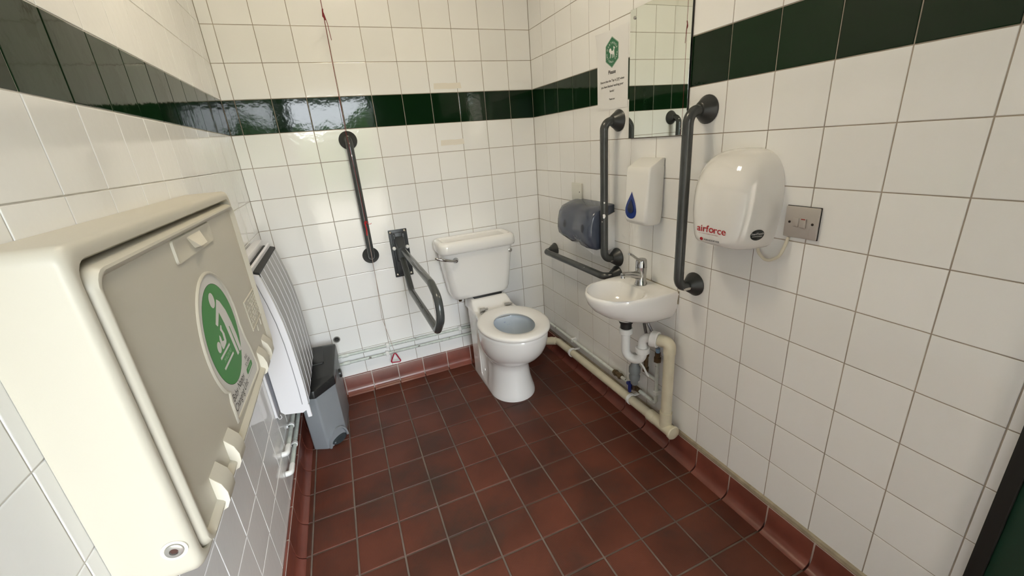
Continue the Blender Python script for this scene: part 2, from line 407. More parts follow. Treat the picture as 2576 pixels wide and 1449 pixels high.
# seat ring
def seat_out(z, g=0.0):
    o = []
    for k in range(64):
        a = 2 * math.pi * k / 64; c, s_ = math.cos(a), math.sin(a)
        if s_ < 0: x, y = (.186 - g) * c, (.235 - g) * s_
        else:
            x = (.186 - g) * math.copysign(abs(c) ** .75, c) * (1 - .20 * s_ ** 2.2); y = (.225 - g) * s_ ** .95
        o.append(Vector((TX + x, -.535 + y, z)))
    return o
def seat_in(z, g=0.0):
    return [Vector((TX + (.103 + g) * math.cos(2 * math.pi * k / 64), -.552 + (.142 + g) * math.sin(2 * math.pi * k / 64), z)) for k in range(64)]
sm = MB(); ring = [seat_out(.449, .004), seat_out(.455), seat_out(.464), seat_out(.471, .006), seat_out(.4745, .018), seat_out(.4755, .04), seat_in(.474, .03), seat_in(.470, .010), seat_in(.462), seat_in(.452, .003), seat_in(.449, .01)]
sm.loft(ring + [ring[0]], False, False)
seat = part('seat', sm, seat_plastic, toilet, 60)
for hx in (-.077, .077):
    h = part('hinge', MB().box((TX + hx - .024, -.306, .445), (TX + hx + .024, -.276, .455), .002).tube([(TX + hx - .023, -.288, .466), (TX + hx + .006, -.288, .466)], .0105, 12).tube([(TX + hx + .007, -.288, .466), (TX + hx + .024, -.288, .466)], .0065, 12), dull_chrome, seat, 40)
for hx in (-.05, .05): pass
# cistern
CX = -.487
def crs(z, w, y0, y1, r): return [Vector((CX + a, (y0 + y1) / 2 + b, z)) for a, b in rrect(w, abs(y1 - y0), r, 6)]
cis = part('cistern', MB().loft([crs(.500, .285, -.018, -.135, .03), crs(.504, .325, -.008, -.158, .04), crs(.515, .352, -.006, -.170, .045), crs(.54, .366, -.005, -.178, .045), crs(.66, .396, -.005, -.186, .042), crs(.80, .428, -.005, -.194, .04)]), ceramic, toilet, 50)
part('cistern_shelf', MB().loft([[Vector((TX + a, (y0 + y1) / 2 + b, z)) for a, b in rrect(w, abs(y1 - y0), .02, 4)] for z, w, y0, y1 in ((.425, .250, -.04, -.262), (.446, .246, -.04, -.245), (.470, .236, -.036, -.205), (.486, .226, -.04, -.185), (.491, .216, -.045, -.175))]), ceramic, toilet, 50)
part('gasket', MB().box((TX - .09, -.16, .488), (TX + .09, -.05, .503), .004), rubber, toilet)
part('pan_connector', MB().tube(fillet([(TX + .10, -.10, .17), (-.20, -.10, .165), (-.13, -.085, .12), (-.10, -.075, .06)], .05, 5), .045, 16), rubber, toilet, 60)
lid = part('cistern_lid', MB().loft([crs(.793, .440, -.004, -.200, .042), crs(.797, .456, -.004, -.208, .046), (crs(.808, .462, -.004, -.212, .048)), crs(.835, .462, -.004, -.212, .048), crs(.850, .456, -.005, -.208, .046), crs(.860, .440, -.012, -.198, .04), crs(.864, .420, -.022, -.188, .034), crs(.862, .398, -.034, -.176, .02), crs(.854, .385, -.040, -.170, .018)]), ceramic, toilet, 50)
part('flush_lever', MB().lathe([(.0165, 0), (.0165, .006), (.013, .012), (.010, .020), (.008, .026)], (-.632, -.187, .757), (0, -1, 0), 20).tube([(-.632, -.210, .757), (-.660, -.214, .763), (-.700, -.217, .775), (-.738, -.214, .788), (-.748, -.208, .793)], [.006, .0065, .008, .0075, .004], 12), chrome, cis, 50)
part('round_badge', MB().lathe([(.012, 0), (.012, .002), (.009, .0035), (0, .004)], (-.297, -.1935, .762), (0, -1, 0), 20), dull_chrome, cis)
part('cistern_nut', MB().lathe([(.016, 0), (.016, -.012), (.012, -.012), (.010, -.028)], (-.612, -.10, .502), (0, 0, 1), 10), brass, cis)

# ------------------------------------------------------------------ grab rails
def rail(label, path, r, flanges, bends=.045, group='dark grey wall grab rails', chips=()):
    t = thing('grab_rail', label, 'grab rail', flanges[-1][0], group)
    bar = part('bar', MB().tube(fillet(path, bends, 8), r, 16), rail_grey, t, 60)
    for c, ax, R_ in flanges:
        part('wall_rose', MB().lathe([(R_, .0005), (R_, .004), (R_ * .93, .007), (R_ * .52, .036), (R_ * .45, .038)], c, ax, 28), rail_flange, t, 40)
    for c, n, a, b in chips:
        n = Vector(n).normalized(); u = n.orthogonal().normalized(); v = n.cross(u)
        if abs(u.z) > abs(v.z): u, v = v, u
        part('paint_chip', MB().prism(ellipse(0, 0, a, b, 9), Vector(c), u, v if v.z > 0 else -v, .0007, 0), bare_metal, bar)
    return t
RR = .0175
rail('tall grey vertical grab rail on the right wall below the poster', [(0, -.8305, 1.414), (-.076, -.8305, 1.414), (-.076, -.8305, .806), (0, -.8305, .806)], RR,
     [((0, -.8305, 1.414), (-1, 0, 0), .045), ((0, -.8305, .806), (-1, 0, 0), .045)])
rail('tall grey vertical grab rail between the soap dispenser and hand dryer', [(0, -1.3035, 1.414), (-.080, -1.3035, 1.414), (-.080, -1.3035, .806), (0, -1.3035, .806)], RR,
     [((0, -1.3035, 1.414), (-1, 0, 0), .045), ((0, -1.3035, .806), (-1, 0, 0), .045)])
rail('grey horizontal grab rail low on the right wall between toilet and basin', [(0, -.203, .716), (-.072, -.203, .716), (-.072, -.829, .720), (0, -.829, .720)], RR,
     [((0, -.203, .716), (-1, 0, 0), .042), ((0, -.829, .720), (-1, 0, 0), .042)])
rail('grey vertical grab rail on the back wall with red cord in front', [(-1.067, 0, 1.4355), (-1.067, -.076, 1.4355), (-1.067, -.076, .823), (-1.067, 0, .823)], RR,
     [((-1.067, 0, 1.4355), (0, -1, 0), .045), ((-1.067, 0, .823), (0, -1, 0), .045)])
for o in [o for o in bpy.data.objects if o.name.startswith('bar')]:
    pass
def chip(railobj, c, n, a, b):
    bar = [ch for ch in railobj.children if ch.name.startswith('bar')][0]
    n = Vector(n).normalized(); u = Vector((0, 0, 1)).cross(n).normalized(); v = n.cross(u)
    prof = [(a * (1 + .25 * math.sin(3 * t + 1)) * math.cos(t), b * (1 + .2 * math.cos(2 * t)) * math.sin(t)) for t in [2 * math.pi * k / 10 for k in range(10)]]
    part('paint_chip', MB().prism(prof, Vector(c) + n * (RR - .0012), u, v, .0022), bare_metal, bar)
rails = [o for o in bpy.data.objects if o.name.startswith('grab_rail')]
rails.sort(key=lambda o: o.name)
chip(rails[0], (-.076, -.8305, 1.015), (-.6, -.8, 0), .006, .012)
chip(rails[0], (-.076, -.8305, .99), (-.9, -.4, 0), .003, .004)
chip(rails[0], (-.076, -.8305, 1.075), (-.55, -.85, 0), .003, .005)
chip(rails[0], (-.040, -.8305, .806), (0, -.9, -.5), .012, .004)
chip(rails[1], (-.045, -1.3035, .806), (-.2, -.95, -.3), .020, .007)
chip(rails[2], (-.072, -.66, .719), (-.7, -.5, .6), .004, .003)
chip(rails[2], (-.050, -.829, .720), (-.2, -.8, .6), .008, .003)
chip(rails[3], (-1.067, -.076, 1.36), (0, -1, 0), .0015, .006)

# hinged drop-down rail
hr = thing('hinged_rail', 'dark grey hinged drop-down support rail loop beside the toilet', 'support rail', (-.9, 0, .80))
plate = part('wall_plate', MB().box((-.953, -.007, .668), (-.849, -.0005, .946), .004, 2).box((-.938, -.014, .685), (-.864, -.005, .93), .006, 2), hinge_grey, hr)
for x, z in ((-.942, .932), (-.862, .934), (-.940, .684), (-.862, .682)):
    part('plate_screw', MB().lathe([(.0075, 0), (.0075, .003), (.005, .005), (0, .0055)], (x, -.0125 if False else -.0068, z), (0, -1, 0), 12), screw_zinc, plate)
part('hinge_block', MB().loft([[Vector((-.9 + a, y, zc + b)) for a, b in rrect(w, h, .008, 3)] for y, w, h, zc in ((-.006, .062, .150, .835), (-.03, .056, .135, .835), (-.055, .046, .105, .825), (-.085, .040, .080, .815))]).box((-.931, -.03, .86), (-.919, -.008, .925), .003).box((-.881, -.03, .86), (-.869, -.008, .925), .003), hinge_grey, hr, 40)
for x in (-.937, -.863):
    part('plastic_bush', MB().lathe([(.0105, 0), (.0105, .012), (.007, .016), (0, .017)], (x, -.024, .845), (0, -1, 0), 14), plastic_white, hr)
lp = fillet([(-.895, -.06, .838), (-.893, -.80, .848), (-.893, -.905, .815), (-.897, -.925, .735), (-.903, -.845, .655), (-.908, -.26, .650), (-.905, -.15, .73), (-.905, -.06, .80)], [.10, .07, .06, .05, .08, .05], 6)
part('loop_tube', MB().tube(lp, .0165, 14), rail_grey, hr, 60)

# ------------------------------------------------------------------ red pull cord
pc = thing('pull_cord', 'thin red emergency pull cord hanging down the back wall to a triangle', 'pull cord', (-1.067, -.1, HC))
part('cord_upper', MB().tube([(-1.0690, -.100, HC), (-1.0700, -.100, 1.98), (-1.0740, -.100, 1.475), (-1.0640, -.100, 1.187), (-1.0645, -.100, 1.02)], .0012, 6), cord_red, pc)
part('cord_lower', MB().tube([(-1.0645, -.100, 1.02), (-1.069, -.100, .713), (-1.078, -.095, .475), (-1.0435, -.064, .232)], .0012, 6), cord_white, pc)
part('knot', MB().tube([(-1.070, -.1, 1.985), (-1.073, -.103, 1.96), (-1.066, -.105, 1.945), (-1.071, -.103, 1.97), (-1.069, -.1, 1.99)], .003, 6).tube([(-1.068, -.103, 1.975), (-1.060, -.106, 1.93), (-1.0575, -.106, 1.88), (-1.0565, -.106, 1.865)], .0014, 6), cord_red, pc, 60)
part('knot', MB().tube([(-1.0645, -.1, 1.03), (-1.069, -.103, 1.02), (-1.0665, -.104, .99), (-1.070, -.104, .955)], .0032, 6).tube([(-1.062, -.103, 1.025), (-1.052, -.104, 1.012), (-1.040, -.104, 1.012), (-1.037, -.103, 1.016)], .0013, 6).tube([(-1.069, -.1, 1.0), (-1.062, -.106, 1.03), (-1.055, -.106, 1.025)], .002, 6), M('bright_red_cord', (.55, .01, .015), .6), pc, 60)
tri = [(-1.0435, -.06, .229), (-1.0755, -.06, .165), (-1.0135, -.06, .154)]
def tri_round():
    c = Vector((-1.0435, -.06, .183)); pts = []
    for i in range(3):
        a = Vector(tri[i - 1]); b = Vector(tri[i]); d = Vector(tri[(i + 1) % 3])
        pts += fillet([(a + b) / 2, b, (b + d) / 2], .008, 4)[:-1]
    return pts
tp = tri_round()
tm = MB(); secs_ = []
for i, p in enumerate(tp):
    t = (tp[(i + 1) % len(tp)] - tp[i - 1]).normalized(); N = Vector((0, 1, 0)); B = t.cross(N).normalized()
    secs_.append([p + (N * math.cos(k * math.pi / 4) * .003 + B * math.sin(k * math.pi / 4) * .004) for k in range(8)])
tm.loft(secs_ + [secs_[0]], False, False)
part('triangle_pull', tm, tri_red, pc, 60, 'red plastic triangle handle')

# ------------------------------------------------------------------ mirror
mr = thing('mirror', 'frameless rectangular mirror screwed to the right wall above the basin', 'mirror', (0, -1.065, 1.34))
MY0, MY1, MZ0, MZ1 = -.908, -1.221, 1.3395, 1.797
part('glass', MB().box((-.0085, MY1, MZ0), (-.0075, MY0, MZ1), .0004, 1), mirror_mat, mr, 0)
part('backing', MB().box((-.0074, MY1, MZ0), (-.001, MY0, MZ1)), mirror_edge, mr, 0)
for y, z in ((MY0 - .028, MZ1 - .030), (MY1 + .028, MZ1 - .030)):
    part('mirror_screw', MB().lathe([(.006, 0), (.006, .002), (.0045, .0045), (0, .006)], (-.0086, y, z), (-1, 0, 0), 16), dull_chrome, mr)

# ------------------------------------------------------------------ poster
ps = thing('poster', 'white paper notice with green hexagon emblem taped to the right wall', 'poster', (0, -.783, 1.463))
PY0, PY1, PZ0, PZ1 = -.674, -.890, 1.4625, 1.766
UXR = Vector((0, -1, 0)); UYR = Vector((0, 0, 1))           # right wall: reading direction is -y, normal is -x
sheet = MB()
nx, nz = 8, 10
for layer, d in ((0, -.0004), (1, -.0018)):
    pass
g = [[Vector((-.0012 - (.010 * max(0, 1 - (i + (nz - j)) / 3.0) ** 2 if j > nz - 3 else 0), PY0 + (PY1 - PY0) * i / nx, PZ0 + (PZ1 - PZ0) * j / nz)) for i in range(nx + 1)] for j in range(nz + 1)]
vs_ = [p for r in g for p in r] + [p + Vector((.0007, 0, 0)) for r in g for p in r]; fs_ = []
n1 = (nx + 1) * (nz + 1)
for j in range(nz):
    for i in range(nx):
        a = j * (nx + 1) + i; fs_ += [(a, a + 1, a + nx + 2, a + nx + 1), (n1 + a, n1 + a + nx + 1, n1 + a + nx + 2, n1 + a + 1)]
sheet.add(vs_, fs_); part('sheet', sheet, paper, ps, 60)
def wallR(y, z, off=0.0): return Vector((-.0012 - off, y, z))
pc0 = wallR(-.782, 1.682)
hexa = [(.056 * math.sin(math.radians(60 * k)) * .93, .059 * math.cos(math.radians(60 * k))) for k in range(6)]
part('emblem_border', MB().prism([(a * 1.06, b * 1.06) for a, b in hexa], pc0, UXR, UYR, .0002, .0002), ink_white, ps, 0)
emb = part('emblem', MB().prism(hexa, pc0, UXR, UYR, .0003, .0002), ink_green, ps, 0)
# thin outline
outl = MB()
for k in range(6):
    a = Vector(hexa[k]); b = Vector(hexa[(k + 1) % 6]); ia, ib = a * .955, b * .955; oa, ob_ = a * .975, b * .975
    outl.prism([tuple(oa), tuple(ob_), tuple(ib), tuple(ia)], pc0, UXR, UYR, .0001, .0005)
part('emblem_outline', outl, ink_white, emb, 0)
pony = [(-.021, .010), (-.018, .016), (-.012, .018), (-.006, .014), (-.003, .006), (.006, .005), (.011, .009), (.012, .015), (.009, .019), (.013, .023), (.014, .018), (.019, .019), (.021, .014), (.017, .011), (.016, .005), (.017, -.003), (.018, -.012), (.016, -.022), (.012, -.023), (.013, -.013), (.009, -.006), (.007, -.012), (.004, -.022), (.000, -.022), (.003, -.012), (.001, -.006), (-.006, -.006), (-.008, -.014), (-.013, -.022), (-.016, -.020), (-.012, -.012), (-.012, -.004), (-.016, .001), (-.020, .004)]
part('emblem_pony', MB().prism([(a * .95, b * .95) for a, b in pony], pc0, UXR, UYR, .0001, .0005), ink_white, emb, 0)
def arc_text(txt, R_, a0, a1, size, flip=False):
    mb = MB(); n = len(txt)
    for i, ch in enumerate(txt):
        if ch == ' ': continue
        a = math.radians(a0 + (a1 - a0) * i / (n - 1))
        rad = UXR * math.sin(a) + UYR * math.cos(a); tan = UXR * math.cos(a) - UYR * math.sin(a)
        if flip: rad, tan = -rad, -tan
        t = textmb(ch, size, pc0 + (UXR * math.sin(a) + UYR * math.cos(a)) * R_ - rad * size * .33, tan, rad, .0005, .0001, 'CENTER')
        mb.add(t.v, t.f)
    return mb
part('emblem_lettering', arc_text('DARTMOOR', .0345, -66, 66, .0115), ink_white, emb, 0)
part('emblem_lettering', arc_text('NATIONAL PARK', .0355, 262, 98, .0105, True), ink_white, emb, 0)
LR = UXR; LU = UYR
part('heading', textmb('Please', .021, wallR(-.782, 1.602), LR, LU, .0003, .0001, 'CENTER', bold=.0005), ink_black, ps, 0)
part('text_line', textmb('Ensure that the Tap is OFF when', .0125, wallR(-.782, 1.572), LR, LU, .0003, .0001, 'CENTER', bold=.0002), ink_black, ps, 0)
part('text_line', textmb('you have finished washing your', .0125, wallR(-.782, 1.552), LR, LU, .0003, .0001, 'CENTER', bold=.0002), ink_black, ps, 0)
part('text_line', textmb('hands!', .0125, wallR(-.782, 1.532), LR, LU, .0003, .0001, 'CENTER', bold=.0002), ink_black, ps, 0)
part('text_line', textmb('Thank you', .0095, wallR(-.782, 1.501), LR, LU, .0003, .0001, 'CENTER', bold=.0002), ink_black, ps, 0)
part('underline', MB().prism([(.028, 0), (.054, 0), (.054, .0009), (.028, .0009)], wallR(-.782, 1.5695), UXR, UYR, .0001, .0003), ink_black, ps, 0)

# ------------------------------------------------------------------ soap dispenser
sd = thing('soap_dispenser', 'white wall soap dispenser with blue teardrop window', 'soap dispenser', (0, -1.055, .98))
def sds(z, d, y0, y1, r, x0=-.0006): return [Vector((x0 - d / 2 + a, (y0 + y1) / 2 + b, z)) for a, b in rrect(d, abs(y1 - y0), r, 5)]
SDS = [sds(1.004, .050, -1.005, -1.105, .02), sds(1.007, .070, -.995, -1.115, .024), sds(1.014, .082, -.989, -1.121, .022), sds(1.03, .088, -.987, -1.123, .018), sds(1.07, .088, -.986, -1.124, .014), sds(1.21, .078, -.986, -1.124, .010), sds(1.230, .075, -.986, -1.124, .010), sds(1.234, .070, -.988, -1.122, .010), sds(1.262, .018, -.989, -1.122, .006)]
sdm = MB().loft(SDS); part('body', sdm, plastic_white, sd, 45); sdt = bvh(sdm)
drop = lambda s: [((.0205 * s) * math.sin(t) * (math.sin(t / 2)) ** 1.5 * 1.5, (.034 * s) * math.cos(t)) for t in [2 * math.pi * k / 28 for k in range(28)]]
part('window', wrap(MB().add([Vector((-.2, -1.034 - a, 1.085 + b)) for a, b in drop(1.6)] + [Vector((-.2, -1.034, 1.07))], [(i, (i + 1) % 28, 28) for i in range(28)]), sdt, (1, 0, 0), .0012), soap_blue, sd, 0)
part('window_slot', wrap(MB().add([Vector((-.2, -1.034 - a, 1.082 + b)) for a, b in drop(.85)] + [Vector((-.2, -1.034, 1.074))], [(i, (i + 1) % 28, 28) for i in range(28)]), sdt, (1, 0, 0), .0032), soap_dark, sd, 0)

# ------------------------------------------------------------------ toilet roll dispenser
rd = thing('toilet_roll_dispenser', 'smoked blue plastic twin toilet roll dispenser on the right wall', 'roll dispenser', (0, -.645, .85))
def rds(y, k, dz, fx_):
    """side profile (x,z) of the cover at station y; k shrinks it towards the wall"""
    prof = [(0, .868), (-.05, .860 - dz), (-.088, .857 - dz), (-.116, .868 - dz), (-.135, .893), (-.141, .925), (-.138, .965), (-.128, 1.005), (-.108, 1.030), (-.05, 1.050), (0, 1.056)]
    return [Vector((x * fx_ * k if x else -.0006, y, .958 + (z - .958) * (.75 + .25 * k))) for x, z in prof]
st = [(-.470, .60, -.012, 1), (-.473, .78, -.012, 1), (-.481, .90, -.010, 1), (-.50, .98, -.008, 1), (-.545, 1.0, -.004, 1.0), (-.60, 1, .008, .985), (-.632, 1, .0, .955), (-.646, 1, -.002, .95), (-.66, 1, .0, .955), (-.69, 1, .010, .99), (-.74, 1, .014, 1.01), (-.785, .99, .012, 1), (-.796, .95, .008, 1), (-.802, .88, .004, 1)]
rdm = MB().loft([rds(*a) for a in st]); part('cover', rdm, smoke_blue, rd, 50); rdt = bvh(rdm)
part('end_panel', MB().loft([[Vector((x, y, z)) for x, z in ((-.0006, .852), (-.035, .842), (-.05, .85), (-.058, .875), (-.062, .92), (-.058, .97), (-.045, 1.005), (-.0006, 1.02))] for y in (-.803, -.808)]), paper, rd, 40)
part('roll_core_mark', wrap(MB().add([Vector((-.3, -.575 + a, .952 + b)) for a, b in ellipse(0, 0, .012, .020, 16)] + [Vector((-.3, -.575, .952))], [(i, (i + 1) % 16, 16) for i in range(16)]), rdt, (1, 0, 0), .001), smoke_dark, rd, 0)
part('roll_core_mark', wrap(MB().add([Vector((-.3, -.745 + a, .952 + b)) for a, b in ellipse(0, 0, .012, .020, 16)] + [Vector((-.3, -.745, .952))], [(i, (i + 1) % 16, 16) for i in range(16)]), rdt, (1, 0, 0), .001), smoke_dark, rd, 0)
part('lettering', wrap(textmb('Raphael', .026, (-.3, -.640, .885), (0, -1, -.05), (0, 0, 1), shear=.35), rdt, (1, 0, 0), .0015), smoke_line, rd, 0)
part('lock_slot', MB().box((-.062, -.655, 1.0445), (-.05, -.628, 1.0465), .0008, 1), smoke_dark, rd, 0)
part('paper_tail', MB().loft([[Vector((-.075, -.66, .86)), Vector((-.077, -.66, .86)), Vector((-.077, -.745, .858)), Vector((-.075, -.745, .858))], [Vector((-.082, -.665, .838)), Vector((-.084, -.665, .838)), Vector((-.080, -.745, .815)), Vector((-.078, -.745, .815))]]), paper, rd, 0)
part('paper_tail', MB().loft([[Vector((-.085, -.60, .862)), Vector((-.087, -.60, .862)), Vector((-.087, -.645, .86)), Vector((-.085, -.645, .86))], [Vector((-.092, -.605, .848)), Vector((-.094, -.605, .848)), Vector((-.090, -.65, .843)), Vector((-.088, -.65, .843))]]), paper, rd, 0)

# blank plate and fused switch
bp_ = thing('blanking_plate', 'small blank white electrical plate above the roll dispenser', 'wall plate', (0, -.486, 1.047))
part('plate', MB().box((-.013, -.534, 1.047), (-.0006, -.440, 1.1335), .003, 2), M('aged_white_plate', (.70, .70, .64), .35), bp_)
part('plate_screw', MB().lathe([(.003, 0), (.003, .0008), (0, .001)], (-.013, -.520, 1.090), (-1, 0, 0), 8), rubber, bp_)
sw = thing('fused_switch', 'square grey metal switch plate beside the hand dryer', 'switch', (0, -1.664, 1.046))
part('plate', MB().box((-.010, -1.7105, 1.0475), (-.003, -1.6185, 1.1345), .003, 2), switch_grey, sw)
part('back_box', MB().box((-.0035, -1.7105, 1.0470), (-.0006, -1.6185, 1.1355)), rubber, sw, 0)
rk = part('rocker', MB().box((-.0145, -1.6805, 1.078), (-.009, -1.664, 1.104), .002, 2), switch_grey, sw)
part('red_flag', MB().box((-.0148, -1.6785, 1.1005), (-.0125, -1.667, 1.1035), .0004, 1), M('red_switch_flag', (.25, .02, .015), .4), rk)
part('fuse_holder', MB().box((-.0118, -1.659, 1.079), (-.009, -1.643, 1.104), .001, 2), switch_grey, sw)
for y in (-1.6335, -1.6965):
    part('plate_screw', MB().lathe([(.0035, 0), (.0035, .0006), (0, .0012)], (-.0101, y, 1.0905), (-1, 0, 0), 12), M('dark_screw', (.06, .05, .045), .4, metal=.8), sw)

# ------------------------------------------------------------------ hand dryer
hd = thing('hand_dryer', 'rounded white wall hand dryer with red lettering', 'hand dryer', (0, -1.468, .985))
DY, DW = -1.472, .258
def dsec(x, t):
    """outline at depth t (0 wall .. 1 front)"""
    k = (1 - t ** 2.6) ** (1 / 2.2) if t < 1 else 0.0
    hw_ = DW / 2 * (.30 + .70 * k); zt = 1.292 - (1 - k) * .165; zb = .995 + t * .002 + (1 - k) * .03 * t
    pts = []; n = 40
    for i in range(n):
        a = 2 * math.pi * i / n; c, s_ = math.cos(a), math.sin(a)
        e = .62 if s_ > 0 else .34
        u = math.copysign(abs(c) ** e, c); v = math.copysign(abs(s_) ** (.72 if s_ > 0 else .30), s_)
        wz = hw_ * (1.0 - .12 * max(0, -v)) 
        zm = zb + (zt - zb) * .45
        pts.append(Vector((-x, DY + u * wz, zm + v * ((zt - zm) if v > 0 else (zm - zb)))))
    return pts
hdm = MB().loft([dsec(.0006 + .128 * t, t) for t in (0, .1, .25, .4, .52, .63, .72, .80, .86, .91, .95, .98, .995)])
part('cover', hdm, dryer_white, hd, 60); hdt = bvh(hdm)
part('base_plate', MB().loft([[Vector((x, DY + (p.y - DY) * .93, 1.135 + (p.z - 1.135) * .955 - .006)) for p in dsec(0, 0)] for x in (-.001, -.05)]), M('dark_dryer_base', (.10, .09, .08), .6), hd, 40)
ddir = Vector((.86, .51, 0)).normalized(); dux = Vector((.51, -.86, 0)).normalized()
def ondryer(mb, off=.0012): return wrap(mb, hdt, ddir, off)
dorg = Vector((-.120, -1.412, 1.042)) - ddir * .1
part('lettering', ondryer(textmb('airf  rce', .030, dorg + Vector((0, 0, .008)), dux, (0, 0, 1), bold=.0003)), ink_red, hd, 0)
part('ring_letter', ondryer(MB().lathe([(.0078, 0), (.0078, .0001), (.0045, .0001)], dorg + dux * .0485 + Vector((0, 0, .0155)), -ddir, 16, False, False)), ink_red, hd, 0)
part('small_lettering', ondryer(textmb('HIGH SPEED ENERGY EFFICIENT', .0046, dorg + dux * .006 + Vector((0, 0, .0005)), dux, (0, 0, 1))), M('faint_red_ink', (.5, .25, .25), .5), hd, 0)
part('maker_mark', ondryer(MB().add([dorg + dux * .018 + Vector((0, 0, -.0165)) + dux * a + Vector((0, 0, b)) for a, b in ellipse(0, 0, .0055, .0055, 14)], [tuple(range(14))])), ink_red, hd, 0)
part('maker_lettering', ondryer(textmb('HANDDRYER', .0085, dorg + dux * .027 + Vector((0, 0, -.0195)), dux, (0, 0, 1), bold=.0001)), M('dark_grey_ink', (.06, .06, .07), .5), hd, 0)
sdir = Vector((.45, .89, 0)).normalized(); sux = Vector((.89, -.45, 0)).normalized(); sorg = Vector((-.072, -1.592, 1.052))
stk = MB().add([sorg - sdir * .1 + sux * a + Vector((0, 0, b)) for a, b in [(0, 0)] + ellipse(0, 0, .021, .0165, 28)], [(0, 1 + i, 1 + (i + 1) % 28) for i in range(28)])
sk = part('sticker', wrap(stk, hdt, sdir, .001), M('black_sticker_film', (.012, .016, .018), .3), hd, 0, 'black oval sticker with pale print')
part('sticker_lettering', wrap(textmb('SteriTouch', .0085, sorg - sdir * .1 + Vector((0, 0, .001)), sux, (0, 0, 1), align='CENTER'), hdt, sdir, .0016), ink_white, sk, 0)
part('sticker_lettering', wrap(textmb('ANTIMICROBIAL', .0042, sorg - sdir * .1 + Vector((0, 0, -.0055)), sux, (0, 0, 1), align='CENTER'), hdt, sdir, .0016), ink_white, sk, 0)
single('power_cable', MB().tube(fillet([(-.012, -1.545, 1.012), (-.016, -1.555, .985), (-.017, -1.585, .962), (-.016, -1.622, .985), (-.012, -1.632, 1.02), (-.006, -1.634, 1.045)], .03, 6), .0045, 10), cable, 'short cream cable looping from the hand dryer to the switch', 'cable', (-.012, -1.59, .962), 60)

# ------------------------------------------------------------------ wash basin, tap
BY = -1.080
bs = thing('wash_basin', 'small white ceramic hand basin fixed to the right wall', 'basin', (0, BY, .62))
def bout(z, k=1.0, wx=.322, hw_=.152, x0=-.0006):
    """D-shaped outline: wall edge, short sides, rounded bowl; k shrinks it towards the wall under the bowl"""
    o = []; xs = -.10 * k - .02
    for i in range(5): o.append(Vector((x0 + (xs - x0) * i / 4, BY + hw_ * (1 - (.02 * i / 4)) * (.4 + .6 * k), z)))
    for i in range(1, 32):
        a = math.pi * i / 32
        o.append(Vector((xs - (wx * k + xs) * math.sin(a) ** .92 if False else xs - (wx * k - abs(xs)) * math.sin(a), BY + hw_ * .98 * (.4 + .6 * k) * math.cos(a), z)))
    for i in range(4, -1, -1): o.append(Vector((x0 + (xs - x0) * i / 4, BY - hw_ * (1 - (.02 * i / 4)) * (.4 + .6 * k), z)))
    return o
def bin_(z, a, b, cx=-.197):
    ref = bout(.75); out = []
    for p in ref:
        ang = math.atan2((p.y - BY) / b, (p.x - cx) / a); out.append(Vector((cx + a * math.cos(ang), BY + b * math.sin(ang), z)))
    return out
bsm = MB().loft([bout(.618, .42), bout(.622, .52), bout(.635, .66), bout(.655, .80), bout(.68, .905), bout(.705, .965), bout(.73, .995), bout(.744, 1.0), bout(.751, .992, .322, .150), bout(.7535, .975, .322, .148),
                 bin_(.7535, .114, .132), bin_(.750, .109, .127), bin_(.735, .103, .120), bin_(.705, .092, .107), bin_(.68, .070, .082), bin_(.662, .03, .034)])
part('basin', bsm, ceramic, bs, 50)
part('waste_grating', MB().lathe([(.022, 0), (.020, .002), (.012, .001), (0, .001)], (-.197, BY, .662), (0, 0, 1), 20), chrome, bs)
part('sealant_bead', MB().tube([(-.003, BY - .150, .700), (-.003, BY - .151, .751), (-.003, BY + .151, .7545)], .003, 6), sealant, bs)
tp_ = thing('basin_tap', 'chrome lever mixer tap standing on the basin', 'tap', (-.066, BY, .7536))
part('tap_body', MB().lathe([(.0255, 0), (.0255, .006), (.022, .014), (.021, .040), (.023, .060), (.0235, .078)], (-.066, BY, .7538), (0, 0, 1), 24), chrome, tp_, 45)
part('spout', MB().tube([(-.062, BY, .792), (-.090, BY, .800), (-.120, BY, .808), (-.150, BY, .813), (-.163, BY, .812)], [.020, .017, .013, .0115, .010], 14).lathe([(.0095, 0), (.0095, -.012)], (-.158, BY, .812), (.1, 0, 1), 14), chrome, tp_, 60)
part('cap', MB().lathe([(.0235, 0), (.0225, .024), (.021, .030), (.018, .033), (0, .034)], (-.066, BY, .8325), (0, 0, 1), 24), chrome, tp_, 40)
part('lever', MB().loft([[Vector((x, BY + a, z + b)) for a, b in rrect(w, h, min(w, h) * .45, 3)] for x, z, w, h in ((-.066, .852, .028, .016), (-.085, .866, .022, .013), (-.104, .882, .018, .011), (-.121, .895, .021, .011), (-.129, .897, .015, .008))]), chrome, tp_, 50)

# ------------------------------------------------------------------ waste pipe under the basin
wp = thing('waste_pipe', 'cream waste pipe running low along the right wall up to the basin trap', 'waste pipe', (-.05, -1.25, .10))
ux_ = Vector((.426, -.905, 0)); A0 = Vector((-.135, -1.075, 0)); A1 = A0 + ux_ * .078; A2 = Vector((-.052, -1.250, 0))
trap = part('trap', MB().tube(fillet([A0 + Vector((0, 0, .560)), A0 + Vector((0, 0, .425)), A1 + Vector((0, 0, .425)), A1 + Vector((0, 0, .545)), A1 + ux_ * .06 + Vector((0, 0, .547))], [.039, .039, .03], 8), .0195, 16), pipe_white, wp, 60)
def nut(c, ax, r, h, ribs=True):
    return MB().lathe([(r * .93, 0), (r, .002), (r, h - .002), (r * .93, h)], c, ax, 20)
part('trap_nut', nut(A0 + Vector((0, 0, .540)), (0, 0, 1), .029, .026), pipe_white, trap, 40)
part('trap_nut', nut(A1 + Vector((0, 0, .468)), (0, 0, 1), .0295, .026), pipe_white, trap, 40)
